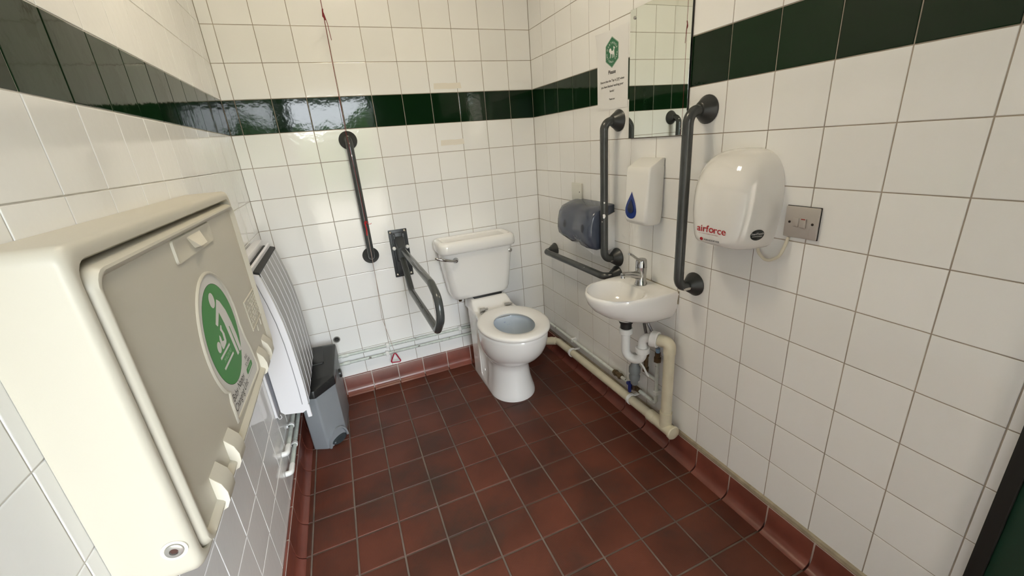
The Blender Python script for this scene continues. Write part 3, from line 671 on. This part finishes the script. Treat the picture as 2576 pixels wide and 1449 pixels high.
part('trap_nut', nut(A1 + ux_ * .038 + Vector((0, 0, .547)), ux_, .034, .030), pipe_white, trap, 40)
part('basin_outlet', MB().lathe([(.024, .565), (.024, .590), (.029, .592), (.031, .602), (.036, .605), (.036, .6165)], (A0.x, A0.y, 0), (0, 0, 1), 20), rubber, wp, 40)
part('outlet_collar', MB().lathe([(.037, .607), (.0385, .612), (.0385, .6165)], (A0.x, A0.y, 0), (0, 0, 1), 20), pipe_white, wp, 40)
part('riser', MB().tube(fillet([A1 + ux_ * .058 + Vector((0, 0, .547)), A2 + Vector((0, 0, .547)), A2 + Vector((0, 0, .165))], .030, 8), .0225, 18), pipe_cream, wp, 60)
part('elbow', MB().tube(fillet([A2 - ux_ * .045 + Vector((0, 0, .547)), A2 + Vector((0, 0, .547)), A2 + Vector((0, 0, .500))], .028, 8), .0252, 18), pipe_cream, wp, 50)
part('tee', MB().tube([A2 + Vector((0, 0, .215)), A2 + Vector((0, 0, .14))], .026, 18).tube([(A2.x, -1.17, .136), (A2.x, -1.297, .136)], .0262, 18).lathe([(.030, 0), (.031, .010), (.028, .014), (.010, .018), (0, .018)], (A2.x, -1.288, .136), (0, -1, 0), 20), pipe_cream, wp, 40)
part('collar', MB().tube([(A2.x, -1.150, .136), (A2.x, -1.19, .136)], .027, 18), pipe_cream, wp, 40)
part('long_pipe', MB().tube(fillet([(-.052, -1.20, .136), (-.050, -.285, .128), (-.075, -.235, .125), (-.105, -.20, .105), (-.14, -.16, .10)], .025, 5), .0215, 18), pipe_cream, wp, 60)
part('end_joint', MB().tube(fillet([(-.060, -.265, .127), (-.095, -.21, .112), (-.11, -.19, .104)], .02, 5), .025, 16), pipe_cream, wp, 50)
for y in (-.46, -1.015):
    z = .1305 + (-.285 - y) / .915 * .008; c = part('pipe_clip', MB().loft([[Vector((-.051 + r * math.cos(a), yy, z + r * math.sin(a))) for a in [math.radians(d) for d in range(40, 301, 20)] for r in (.0275,)] + [Vector((-.051 + .0225 * math.cos(math.radians(d)), yy, z + .0225 * math.sin(math.radians(d)))) for d in range(300, 39, -20)] for yy in (y - .008, y + .008)]).box((-.034, y - .008, z + .014), (-.003, y + .008, z + .019), .001, 1).lathe([(.009, 0), (.009, .004)], (-.006, y, z + .018), (-.3, 0, 1), 12), pipe_white, wp, 40)
part('boxing_panel', MB().box((-.022, -1.288, .126), (-.0006, -1.268, .615), .003, 2), plastic_white, wp) if False else None

# ------------------------------------------------------------------ water supply pipes under the basin
sp = thing('supply_pipe', 'thin white painted water pipe with blue lever valve on the right wall', 'water pipe', (-.02, -1.13, .17))
X1 = -.024
part('pipe_run', MB().tube(fillet([(X1, -.10, .193), (X1, -1.153, .190), (X1, -1.153, .415)], .014, 5), .0085, 12), pipe_paint, sp, 60)
part('coupling', MB().tube([(X1, -.842, .191), (X1, -.905, .191)], .0135, 10).tube([(X1, -.850, .191), (X1, -.862, .191)], .0165, 6).tube([(X1, -.887, .191), (X1, -.899, .191)], .0165, 6), brass, sp, 30)
part('valve', MB().tube([(X1, -.985, .190), (X1, -1.045, .190)], .0125, 10).lathe([(.009, 0), (.009, .022)], (X1, -1.005, .19), (-1, 0, 0), 10), brass, sp, 30)
part('lever', MB().box((X1 - .036, -1.012, .172), (X1 - .022, -.998, .232), .004, 2).box((X1 - .034, -1.016, .205), (X1 - .020, -.982, .222), .004, 2), blue_lever, sp, 40, 'dark blue plastic lever')
part('branch', MB().tube(fillet([(X1, -1.152, .311), (X1, -1.085, .311), (X1, -1.080, .345)], .012, 4), .0085, 12), pipe_paint, sp, 60)
part('isolator', MB().tube([(X1, -1.080, .320), (X1, -1.080, .340)], .015, 6).tube([(X1, -1.080, .340), (X1, -1.080, .405)], .010, 10).tube([(X1, -1.080, .400), (X1, -1.080, .425)], .0155, 6), brass, sp, 30)
part('isolator', MB().tube([(X1, -1.153, .405), (X1, -1.153, .425)], .0165, 6).tube([(X1, -1.153, .425), (X1, -1.153, .450)], .012, 10), brass, sp, 30)
part('flexible_hose', MB().tube(fillet([(X1, -1.080, .42), (X1, -1.078, .50), (-.045, -1.07, .612)], .05, 6), .0065, 10), steel_braid, sp, 60)
part('flexible_hose', MB().tube(fillet([(X1, -1.153, .445), (X1 - .004, -1.142, .51), (-.05, -1.085, .612)], .05, 6), .0065, 10), steel_braid, sp, 60)
part('hose_collar', MB().tube([(X1, -1.080, .426), (X1, -1.080, .446)], .0095, 10), M('yellow_hose_collar', (.55, .40, .05), .5), sp, 40)
part('hose_collar', MB().tube([(X1, -1.153, .450), (X1, -1.153, .470)], .0095, 10), M('pale_blue_hose_collar', (.25, .40, .58), .5), sp, 40)
for y in (-.42, -1.153):
    z = .192 if y > -1 else .245
    lo = (X1 - .011, y - .009, z - .011) if y > -1 else (X1 - .011, y - .011, z - .010)
    hi = (-.0006, y + .009, z + .011) if y > -1 else (-.0006, y + .011, z + .010)
    part('pipe_clip', MB().box(lo, hi, .002, 1), pipe_white, sp)
tv = sp
V0 = Vector((-.054, -1.040, -.027))
part('valve_body', MB().lathe([(.012, .262), (.017, .268), (.017, .285), (.024, .29), (.026, .31), (.021, .318), (.021, .325), (.027, .33), (.027, .355), (.020, .366), (.016, .385), (.013, .395)], V0, (0, 0, 1), 18), grey_valve, tv, 40)
part('hose_tail', MB().lathe([(.011, .39), (.011, .41), (.015, .412), (.015, .425)], V0, (0, 0, 1), 14), M('pale_grey_plastic', (.5, .52, .52), .45), tv, 40)
part('white_tube', MB().tube(fillet([V0 + Vector((.006, -.015, .40)), V0 + Vector((.006, -.05, .385)), V0 + Vector((.02, -.07, .335)), (-.008, -1.12, .300)], .03, 5), .005, 8), pipe_white, tv, 60)
part('valve_link', MB().tube([V0 + Vector((0, 0, .268)), V0 + Vector((.010, .012, .225)), (X1, -1.02, .195)], .009, 10), brass, tv, 50)

# ------------------------------------------------------------------ copper pipes round the back-left corner
def corner_pipe(label, z, off, yend, xend, zl, clips):
    t = thing('heating_pipe', label, 'pipe', (-1.3, -off, z), 'painted pipes along the back and left walls')
    part('pipe_run', MB().tube(fillet([(-W + .002, yend, zl), (-W + off, yend, zl), (-W + off, -off, (z + zl) / 2), (-1.28, -off, z), (xend, -off, z - .004)], .02, 5), .0085, 12), pipe_mint, t, 60)
    part('end_elbow', MB().tube(fillet([(-W + .001, yend, zl), (-W + off, yend, zl), (-W + off, yend + .05, zl)], .016, 6), .0105, 12), pipe_white, t, 60)
    part('coupling', MB().tube([(-1.335, -off, z), (-1.30, -off, z)], .0115, 12), pipe_paint, t, 50)
    for x in clips: part('pipe_clip', MB().box((x - .010, -off - .0115, z - .014), (x + .010, -.0006, z + .012), .003, 1), pipe_white, t)
    for y in (-.62 if z > .24 else -.66,): part('pipe_clip', MB().tube([(-W + off, y - .007, zl), (-W + off, y + .007, zl)], .0125, 10).box((-W + .0006, y - .007, zl - .006), (-W + off, y + .007, zl + .006)), pipe_white, t)
    return t
corner_pipe('upper of two mint painted pipes along the foot of the back wall', .262, .020, -.815, -.50, .276, (-1.075, -.62))
corner_pipe('lower of two mint painted pipes along the foot of the back wall', .212, .020, -.845, -.50, .205, (-1.085,))
hs = thing('wall_socket_hole', 'small dark round capped hole in the back wall above the pipes', 'wall hole', (-1.342, 0, .366))
part('hole_rim', MB().lathe([(.019, .0005), (.019, .003), (.014, .003), (.013, .0008)], (-1.342, 0, .366), (0, -1, 0), 20, True, False), M('grey_hole_rim', (.25, .24, .22), .6), hs)
part('hole_cap', MB().lathe([(.015, .0007), (.013, .0018), (.008, .0010), (0, .0008)], (-1.342, 0, .366), (0, -1, 0), 20), M('dark_hole', (.02, .018, .016), .5), hs)
for k, (x0, x1, z0, z1, lb) in enumerate(((-.585, -.43, 1.660, 1.690, 'faint strip of old yellowed tape above the green band'), (-.585, -.447, 1.372, 1.402, 'faint strip of old yellowed tape below the green band'))):
    single('tape_residue', MB().prism([(x0, z0), (x0 + .07, z0 + .001), (x0 + .078, z0 - .001), (x1, z0 + .002), (x1 - .004, z1), (x0 + .08, z1 - .002), (x0 + .07, z1), (x0 + .003, z1 - .001)], (0, 0, 0), (1, 0, 0), (0, 0, 1), .0004, .0004), tape, lb, 'tape', (x0, -.0005, z0), 0)

# ------------------------------------------------------------------ pedal bin
pb = thing('pedal_bin', 'grey plastic pedal bin with black lid in the corner', 'bin', (-1.44, -.30, 0))
BA = math.radians(-45); bn = Vector((math.cos(BA), math.sin(BA), 0)); bt = Vector((-math.sin(BA), math.cos(BA), 0)); BF = Vector((-1.412, -.4405, 0))
BPLAN = [(-1.527, -.452), (-1.458, -.482), (-1.3700, -.398), (-1.350, -.130), (-1.520, -.115)]; BCEN = Vector((-1.447, -.30, 0))
def bplan(r):
    out = []; n = len(BPLAN)
    for k in range(n):
        a, b, c = [Vector((*BPLAN[(k + d) % n], 0)) for d in (-1, 0, 1)]
        out += fillet([(a + b) / 2, b, (b + c) / 2], r, 4)[1:-1]
    return out
BPL = bplan(.014)
def bsec(z, k=1.0, slope=0.0): return [BCEN + (p - BCEN) * k + Vector((0, 0, z - slope * (-.115 - p.y) / .34)) for p in BPL]
part('body', MB().loft([bsec(0, .985), bsec(.006, 1.0), bsec(.18, 1.015), bsec(.335, 1.03, .01)]), bin_grey, pb, 40)
part('pedal_arch', MB().loft([[BF + bn * hx + bt * (.060 * math.cos(a)) + Vector((0, 0, .002 + .082 * math.sin(a))) for a in [math.pi * k / 12 for k in range(13)]] + [BF + bn * hx + bt * (.052 * math.cos(a)) + Vector((0, 0, .002 + .072 * math.sin(a))) for a in [math.pi * k / 12 for k in range(12, -1, -1)]] for hx in (-.012, .010)]), bin_grey, pb, 40)
part('pedal_recess', MB().prism([(.050 * math.cos(a), .070 * math.sin(a)) for a in [math.pi * k / 12 for k in range(13)]], BF + bn * .0025 + Vector((0, 0, .003)), bt, (0, 0, 1), .0015), bin_grey, pb, 0)
part('pedal', MB().loft([[BF + bn * hx + bt * (.042 * s_ * math.cos(a)) + Vector((0, 0, .018 + .016 * math.sin(a))) for a in [2 * math.pi * k / 20 for k in range(20)]] for hx, s_ in ((-.005, 1), (.014, 1), (.020, .85))]), M('dark_grey_pedal', (.035, .045, .05), .4), pb, 50)
lidb = part('lid', MB().loft([bsec(.318, 1.055, .018), bsec(.322, 1.075, .018), bsec(.385, 1.075, .052), bsec(.397, 1.055, .056), bsec(.402, 1.0, .058), bsec(.403, .9, .058)]), bin_black, pb, 30)
part('lid_flap', MB().loft([[Vector((-1.448 + a * k, -.215 + b * k, z - .058 * (-.115 + .215 - b) / .34)) for a, b in rrect(.085, .15, .010, 4)] for z, k in ((.400, 1.0), (.4085, .99), (.410, .95))]), bin_black, lidb, 30)
part('hinge_lug', MB().lathe([(.024, 0), (.024, .010), (.018, .013)], (-1.352, -.245, .275), (1, 0, .03), 16), bin_black, lidb, 40)

# ------------------------------------------------------------------ wall heater
ht = thing('wall_heater', 'white wall heater with ribbed curved front and black slotted top', 'heater', (-W, -.49, .39))
HY0, HY1 = -.742, -.235
HP = [(.024, .42), (.036, .405), (.100, .392), (.118, .402), (.127, .43), (.1285, .50), (.128, .60), (.1255, .70), (.119, .79), (.108, .87), (.097, .93), (.0865, .982)]
body = [(-W + .024, 1.005)] + [(-W + d, z) for d, z in HP]
part('case', MB().loft([[Vector((x, y, z)) for x, z in body] for y in (HY0, HY1)]), heater_white, ht, 30)
part('back_plate', MB().box((-W + .0006, HY0 - .004, .40), (-W + .010, HY1 - .01, 1.01), .002, 1), heater_white, ht, 0)
part('top_grille', MB().loft([[Vector((-W + d, y, z)) for d, z in ((.04, .97), (.04, 1.006), (.0885, .990), (.0885, .97))] for y in (HY0 + .010, HY1 - .008)]), black_slot, ht, 0)
part('top_rail', MB().box((-W + .010, HY0, .985), (-W + .044, HY1, 1.030), .003, 2), heater_white, ht)
part('grille_bar', MB().box((-W + .060, HY0 + .002, .986), (-W + .070, HY1 - .004, 1.012), .002, 1), heater_white, ht)
curve = [(-W + d + .0022, z) for d, z in HP[3:]]
part('front_panel', MB().loft([[Vector((x, y, z)) for x, z in curve] + [Vector((x - .003, y, z)) for x, z in reversed(curve)] for y in (HY0 + .018, HY1 - .012)]), heater_front, ht, 30)
for k in range(6):
    y = HY0 + .022 + k * .082
    part('rib', MB().loft([[Vector((x + .0012, y - .002, z)) for x, z in curve] + [Vector((x - .003, y - .002, z)) for x, z in reversed(curve)], [Vector((x + .0012, y + .002, z)) for x, z in curve] + [Vector((x - .003, y + .002, z)) for x, z in reversed(curve)]]), heater_white, ht, 30)
part('side_seam', MB().tube([(-W + d - .022, HY0 - .0003, z) for d, z in HP[4:]], .0014, 6), M('seam_shadow_grey', (.28, .28, .30), .5), ht, 60)
part('lower_lip', MB().box((-W + .112, HY0 + .002, .362), (-W + .128, HY0 + .012, .42), .002, 1), heater_white, ht)
part('hanging_wire', MB().tube(fillet([(-W + .008, HY0 - .002, .41), (-W + .014, HY0 - .002, .388), (-W + .024, HY0, .398), (-W + .02, HY0, .41)], .006, 4), .0015, 6), heater_white, ht, 60)

# ------------------------------------------------------------------ baby changing unit
bc = thing('baby_changing_unit', 'large cream folding baby changing unit on the left wall', 'changing unit', (-W, -1.34, .79))
BX = -1.474; Y0, Y1, ZB0, ZB1 = -1.781, -.893, .772, 1.292
# outer case: closed on the near side, top and far side, open below the bed
def crr(y0, y1, z0, z1, r, n=5): return [(a, b) for a, b in rrect(y1 - y0, z1 - z0, r, n, (y0 + y1) / 2, (z0 + z1) / 2)]
def ring_x(x, y0, y1, z0, z1, r): return [Vector((x, a, b)) for a, b in crr(y0, y1, z0, z1, r)]
case = MB().loft([ring_x(-W + .0006, Y0, Y1, ZB0, ZB1, .020), ring_x(-1.486, Y0, Y1, ZB0, ZB1, .022), ring_x(-1.480, Y0 + .0015, Y1 - .0015, ZB0 + .002, ZB1 - .002, .024), ring_x(-1.4755, Y0 + .006, Y1 - .006, ZB0 + .006, ZB1 - .007, .026), ring_x(-1.4745, Y0 + .012, Y1 - .012, ZB0 + .01, ZB1 - .014, .028),
                  ring_x(-1.4755, Y0 + .018, Y1 - .018, ZB0 + .012, ZB1 - .022, .028), ring_x(-1.482, Y0 + .020, Y1 - .020, ZB0 + .014, ZB1 - .0255, .028), ring_x(-1.506, Y0 + .021, Y1 - .021, ZB0 + .015, ZB1 - .026, .028)])
part('case', case, cream_plastic, bc, 40)
d0, d1, e0, e1 = Y0 + .027, Y1 - .018, .778, ZB1 - .034
bed = part('bed_panel', MB().loft([ring_x(-1.512, d0, d1, e0, e1, .03), ring_x(-1.485, d0, d1, e0, e1, .03), ring_x(-1.475, d0 + .003, d1 - .003, e0 + .003, e1 - .003, .03), ring_x(-1.4695, d0 + .007, d1 - .007, e0 + .006, e1 - .006, .028), ring_x(-1.4685, d0 + .011, d1 - .010, e0 + .010, e1 - .010, .026), ring_x(-1.471, d0 + .016, d1 - .014, e0 + .014, e1 - .014, .025), ring_x(-1.479, d0 + .024, d1 - .022, e0 + .02, e1 - .02, .02)]), cream_plastic, bc, 40)
PX = -1.479
# recessed handle: raised frame and sloping pull
hh = part('handle_recess', MB().loft([[Vector((PX + dx, a, b)) for a, b in crr(-1.452 + i, -1.178 - i, 1.190 + i * .6, 1.238 - i * .6, .008, 3)] for dx, i in ((0, 0), (.004, .002), (.004, .008), (.0005, .02))]), cream_plastic, bed, 30)
part('finger_pull', MB().add([(PX + .0005, -1.36, 1.232), (PX + .0005, -1.26, 1.232), (PX + .016, -1.285, 1.204), (PX + .016, -1.335, 1.204), (PX + .0005, -1.30, 1.200), (PX + .0005, -1.325, 1.200)], [(0, 1, 2, 3), (3, 2, 4, 5), (0, 3, 5), (1, 4, 2), (0, 5, 4, 1)]), cream_lit, hh, 20)
# hinge knuckles along the lower edge, their near faces coloured paler as if lit from the doorway
def knuckle(y, L):
    prof = [(-1.500, .770), (-1.482, .768), (-1.468, .774), (-1.461, .788), (-1.460, .806), (-1.465, .826), (-1.4785, .846), (-1.500, .848)]
    k = part('hinge_knuckle', MB().loft([[Vector((x, yy, z)) for x, z in prof] for yy in (y, y + L)]), cream_plastic, bed, 25)
    part('knuckle_face', MB().prism([(x, z) for x, z in prof[1:-1]], (0, y, 0), (1, 0, 0), (0, 0, 1), .0012, .0002), cream_lit, k, 0)
for y in (-1.650, -1.540, -1.115, -1.02): knuckle(y, .045)
part('screw_cup', MB().lathe([(.017, .0), (.017, .0015), (.0125, .0015), (.0118, .0005)], (-1.4975, Y0, .832), (0, -1, 0), 24, True, False), cream_lit, bc, 40)
part('case_screw', MB().lathe([(.0118, .0006), (.0115, .003), (.009, .0042), (.0058, .0042), (.0055, .001)], (-1.4975, Y0, .832), (0, -1, 0), 24, True, True), dull_chrome, bc, 40)
part('screw_socket', MB().lathe([(.0054, .0), (.0054, .0018)], (-1.4975, Y0 - .0004, .832), (0, -1, 0), 6), M('dark_socket', (.07, .03, .025), .5), bc, 0)
# sign label
UL = Vector((0, 1, 0)); VL = Vector((0, 0, 1))
def lab(pts, mat, name, par, off, d=.0004, smooth=0, label=None):
    return part(name, MB().prism(pts, (PX, 0, 0), UL, VL, d, off), mat, par, smooth, label)
CL = Vector((-1.332, .9955)); RLb = .1405
def label_outline(g=0.0):
    o = [(CL.x + (RLb + g) * math.cos(math.radians(a)), CL.y + (RLb + g) * math.sin(math.radians(a))) for a in range(-12, 221, 8)]
    o += [(-1.418 - g, .888), (-1.428 - g, .870), (-1.428 - g, .822 - g), (-1.160 + g, .812 - g), (-1.152 + g, .825), (-1.166 + g, .880), (-1.186 + g, .925)]
    return o
rim = MB(); A = label_outline(.008); B = label_outline(.0)
rim.loft([[Vector((PX, *p)) for p in A], [Vector((PX + .004, *p)) for p in label_outline(.005)], [Vector((PX + .004, *p)) for p in label_outline(.002)], [Vector((PX + .0008, *p)) for p in B]], False, False)
part('label_surround', rim, cream_plastic, bed, 60)
lb = lab(label_outline(), sign_silver, 'label', bed, .0002, .0006, label='silver label with a green changing pictogram')
lab(ellipse(CL.x, CL.y, .1205, .1195, 56), ink_black, 'green_disc_edge', lb, .0008, .0001)
lab(ellipse(CL.x, CL.y, .1195, .1185, 56), sign_green, 'green_disc', lb, .0009, .0002, label='green disc')
lab(ellipse(-1.337, 1.0805, .0185, .0175, 20), sign_silver, 'figure_head', lb, .0012, .0001)
lab([(-1.3058, 1.0733), (-1.2879, 1.0628), (-1.2653, 1.0327), (-1.2504, .9943), (-1.2427, .9572), (-1.2415, .9145), (-1.261, .9177), (-1.2752, .9935), (-1.2813, .9948), (-1.268, .9166), (-1.2842, .9171), (-1.2999, .9921), (-1.3041, 1.0124), (-1.3171, 1.0446), (-1.3496, 1.0238), (-1.3549, 1.0234), (-1.363, 1.0316), (-1.3321, 1.0538)], sign_silver, 'figure_body', lb, .0012, .0001)
lab(ellipse(-1.389, .9858, .0135, .0128, 18), sign_silver, 'baby_head', lb, .0012, .0001)
lab([(-1.364, 1.0057), (-1.3591, .9985), (-1.3584, .9879), (-1.3434, .9839), (-1.3406, 1.001), (-1.3481, 1.0118), (-1.3356, 1.0196), (-1.3302, 1.0162), (-1.3349, 1.009), (-1.3275, .9955), (-1.3302, .9782), (-1.336, .9741), (-1.3612, .971), (-1.3696, .9723), (-1.3733, .9842), (-1.3717, .9963)], sign_silver, 'baby_body', lb, .0012, .0001)
lab([(-1.317, .9657), (-1.317, .9600), (-1.4025, .9600), (-1.4025, .9657)], sign_silver, 'tray_line', lb, .0012, .0001)
lab([(-1.310, .9395), (-1.309, .9335), (-1.398, .9325), (-1.401, .9385)], sign_silver, 'tray_line', lb, .0012, .0001)
part('label_lettering', textmb('MAGRINI', .0145, (PX, -1.3515, .9445), UL, VL, .0012, .0001, 'CENTER', track=1.15), M('pale_green_print', (.35, .62, .35), .4), lb, 0)
part('label_lettering', textmb('Baby Nappy', .027, (PX, -1.4135, .8560), UL, VL, .0009, .0001, width=.124), ink_black, lb, 0)
part('label_lettering', textmb('Changing Unit', .027, (PX, -1.4185, .8315), UL, VL, .0009, .0001, width=.143), ink_black, lb, 0)
part('label_lettering', textmb('PULL', .0150, (PX, -1.226, .8800), UL, VL, .0009, .0001, 'CENTER', width=.028), ink_black, lb, 0)
part('label_lettering', textmb('TO OPEN', .0150, (PX, -1.2255, .8640), UL, VL, .0009, .0001, 'CENTER', width=.055), ink_black, lb, 0)
lab(crr(-1.258, -1.190, .8455, .8605, .006, 4), sign_green, 'green_pill', lb, .0009, .0001)
part('label_lettering', textmb('MAGRINI', .0095, (PX, -1.224, .8500), UL, VL, .0011, .0001, 'CENTER'), M('pale_green_print', (.35, .62, .35), .4), lb, 0)
lab([(-1.262, .8385), (-1.188, .8385), (-1.188, .8395), (-1.262, .8395)], M('grey_rule', (.35, .35, .34), .5), 'rule', lb, .0009, .0001)
# embossed instruction panel
em = MB(); q4 = [(-1.088, .990), (-.915, .988), (-.915, .899), (-1.078, .899)]
for i in range(4):
    a, b = q4[i], q4[(i + 1) % 4]; em.tube([(PX + .0005, *a), (PX + .0005, *b)], .0022, 6)
em.tube([(PX + .0005, -1.02, .899), (PX + .0005, -1.02, .876)], .002, 6).tube([(PX + .0005, -.965, .899), (PX + .0005, -.965, .876)], .002, 6)
part('embossed_frame', em, cream_plastic, bed, 60)
ed = MB(); re_ = random.Random(5)
for r_ in range(7):
    y = -1.076
    while y < -.93:
        L = re_.uniform(.004, .012)
        if re_.random() < .8: ed.box((PX - .0005, y, .975 - r_ * .0105), (PX + .0012, y + L, .981 - r_ * .0105), .0006, 1)
        y += L + .004
e = part('embossed_marks', ed, cream_plastic, bed, 0); e['kind'] = 'stuff'
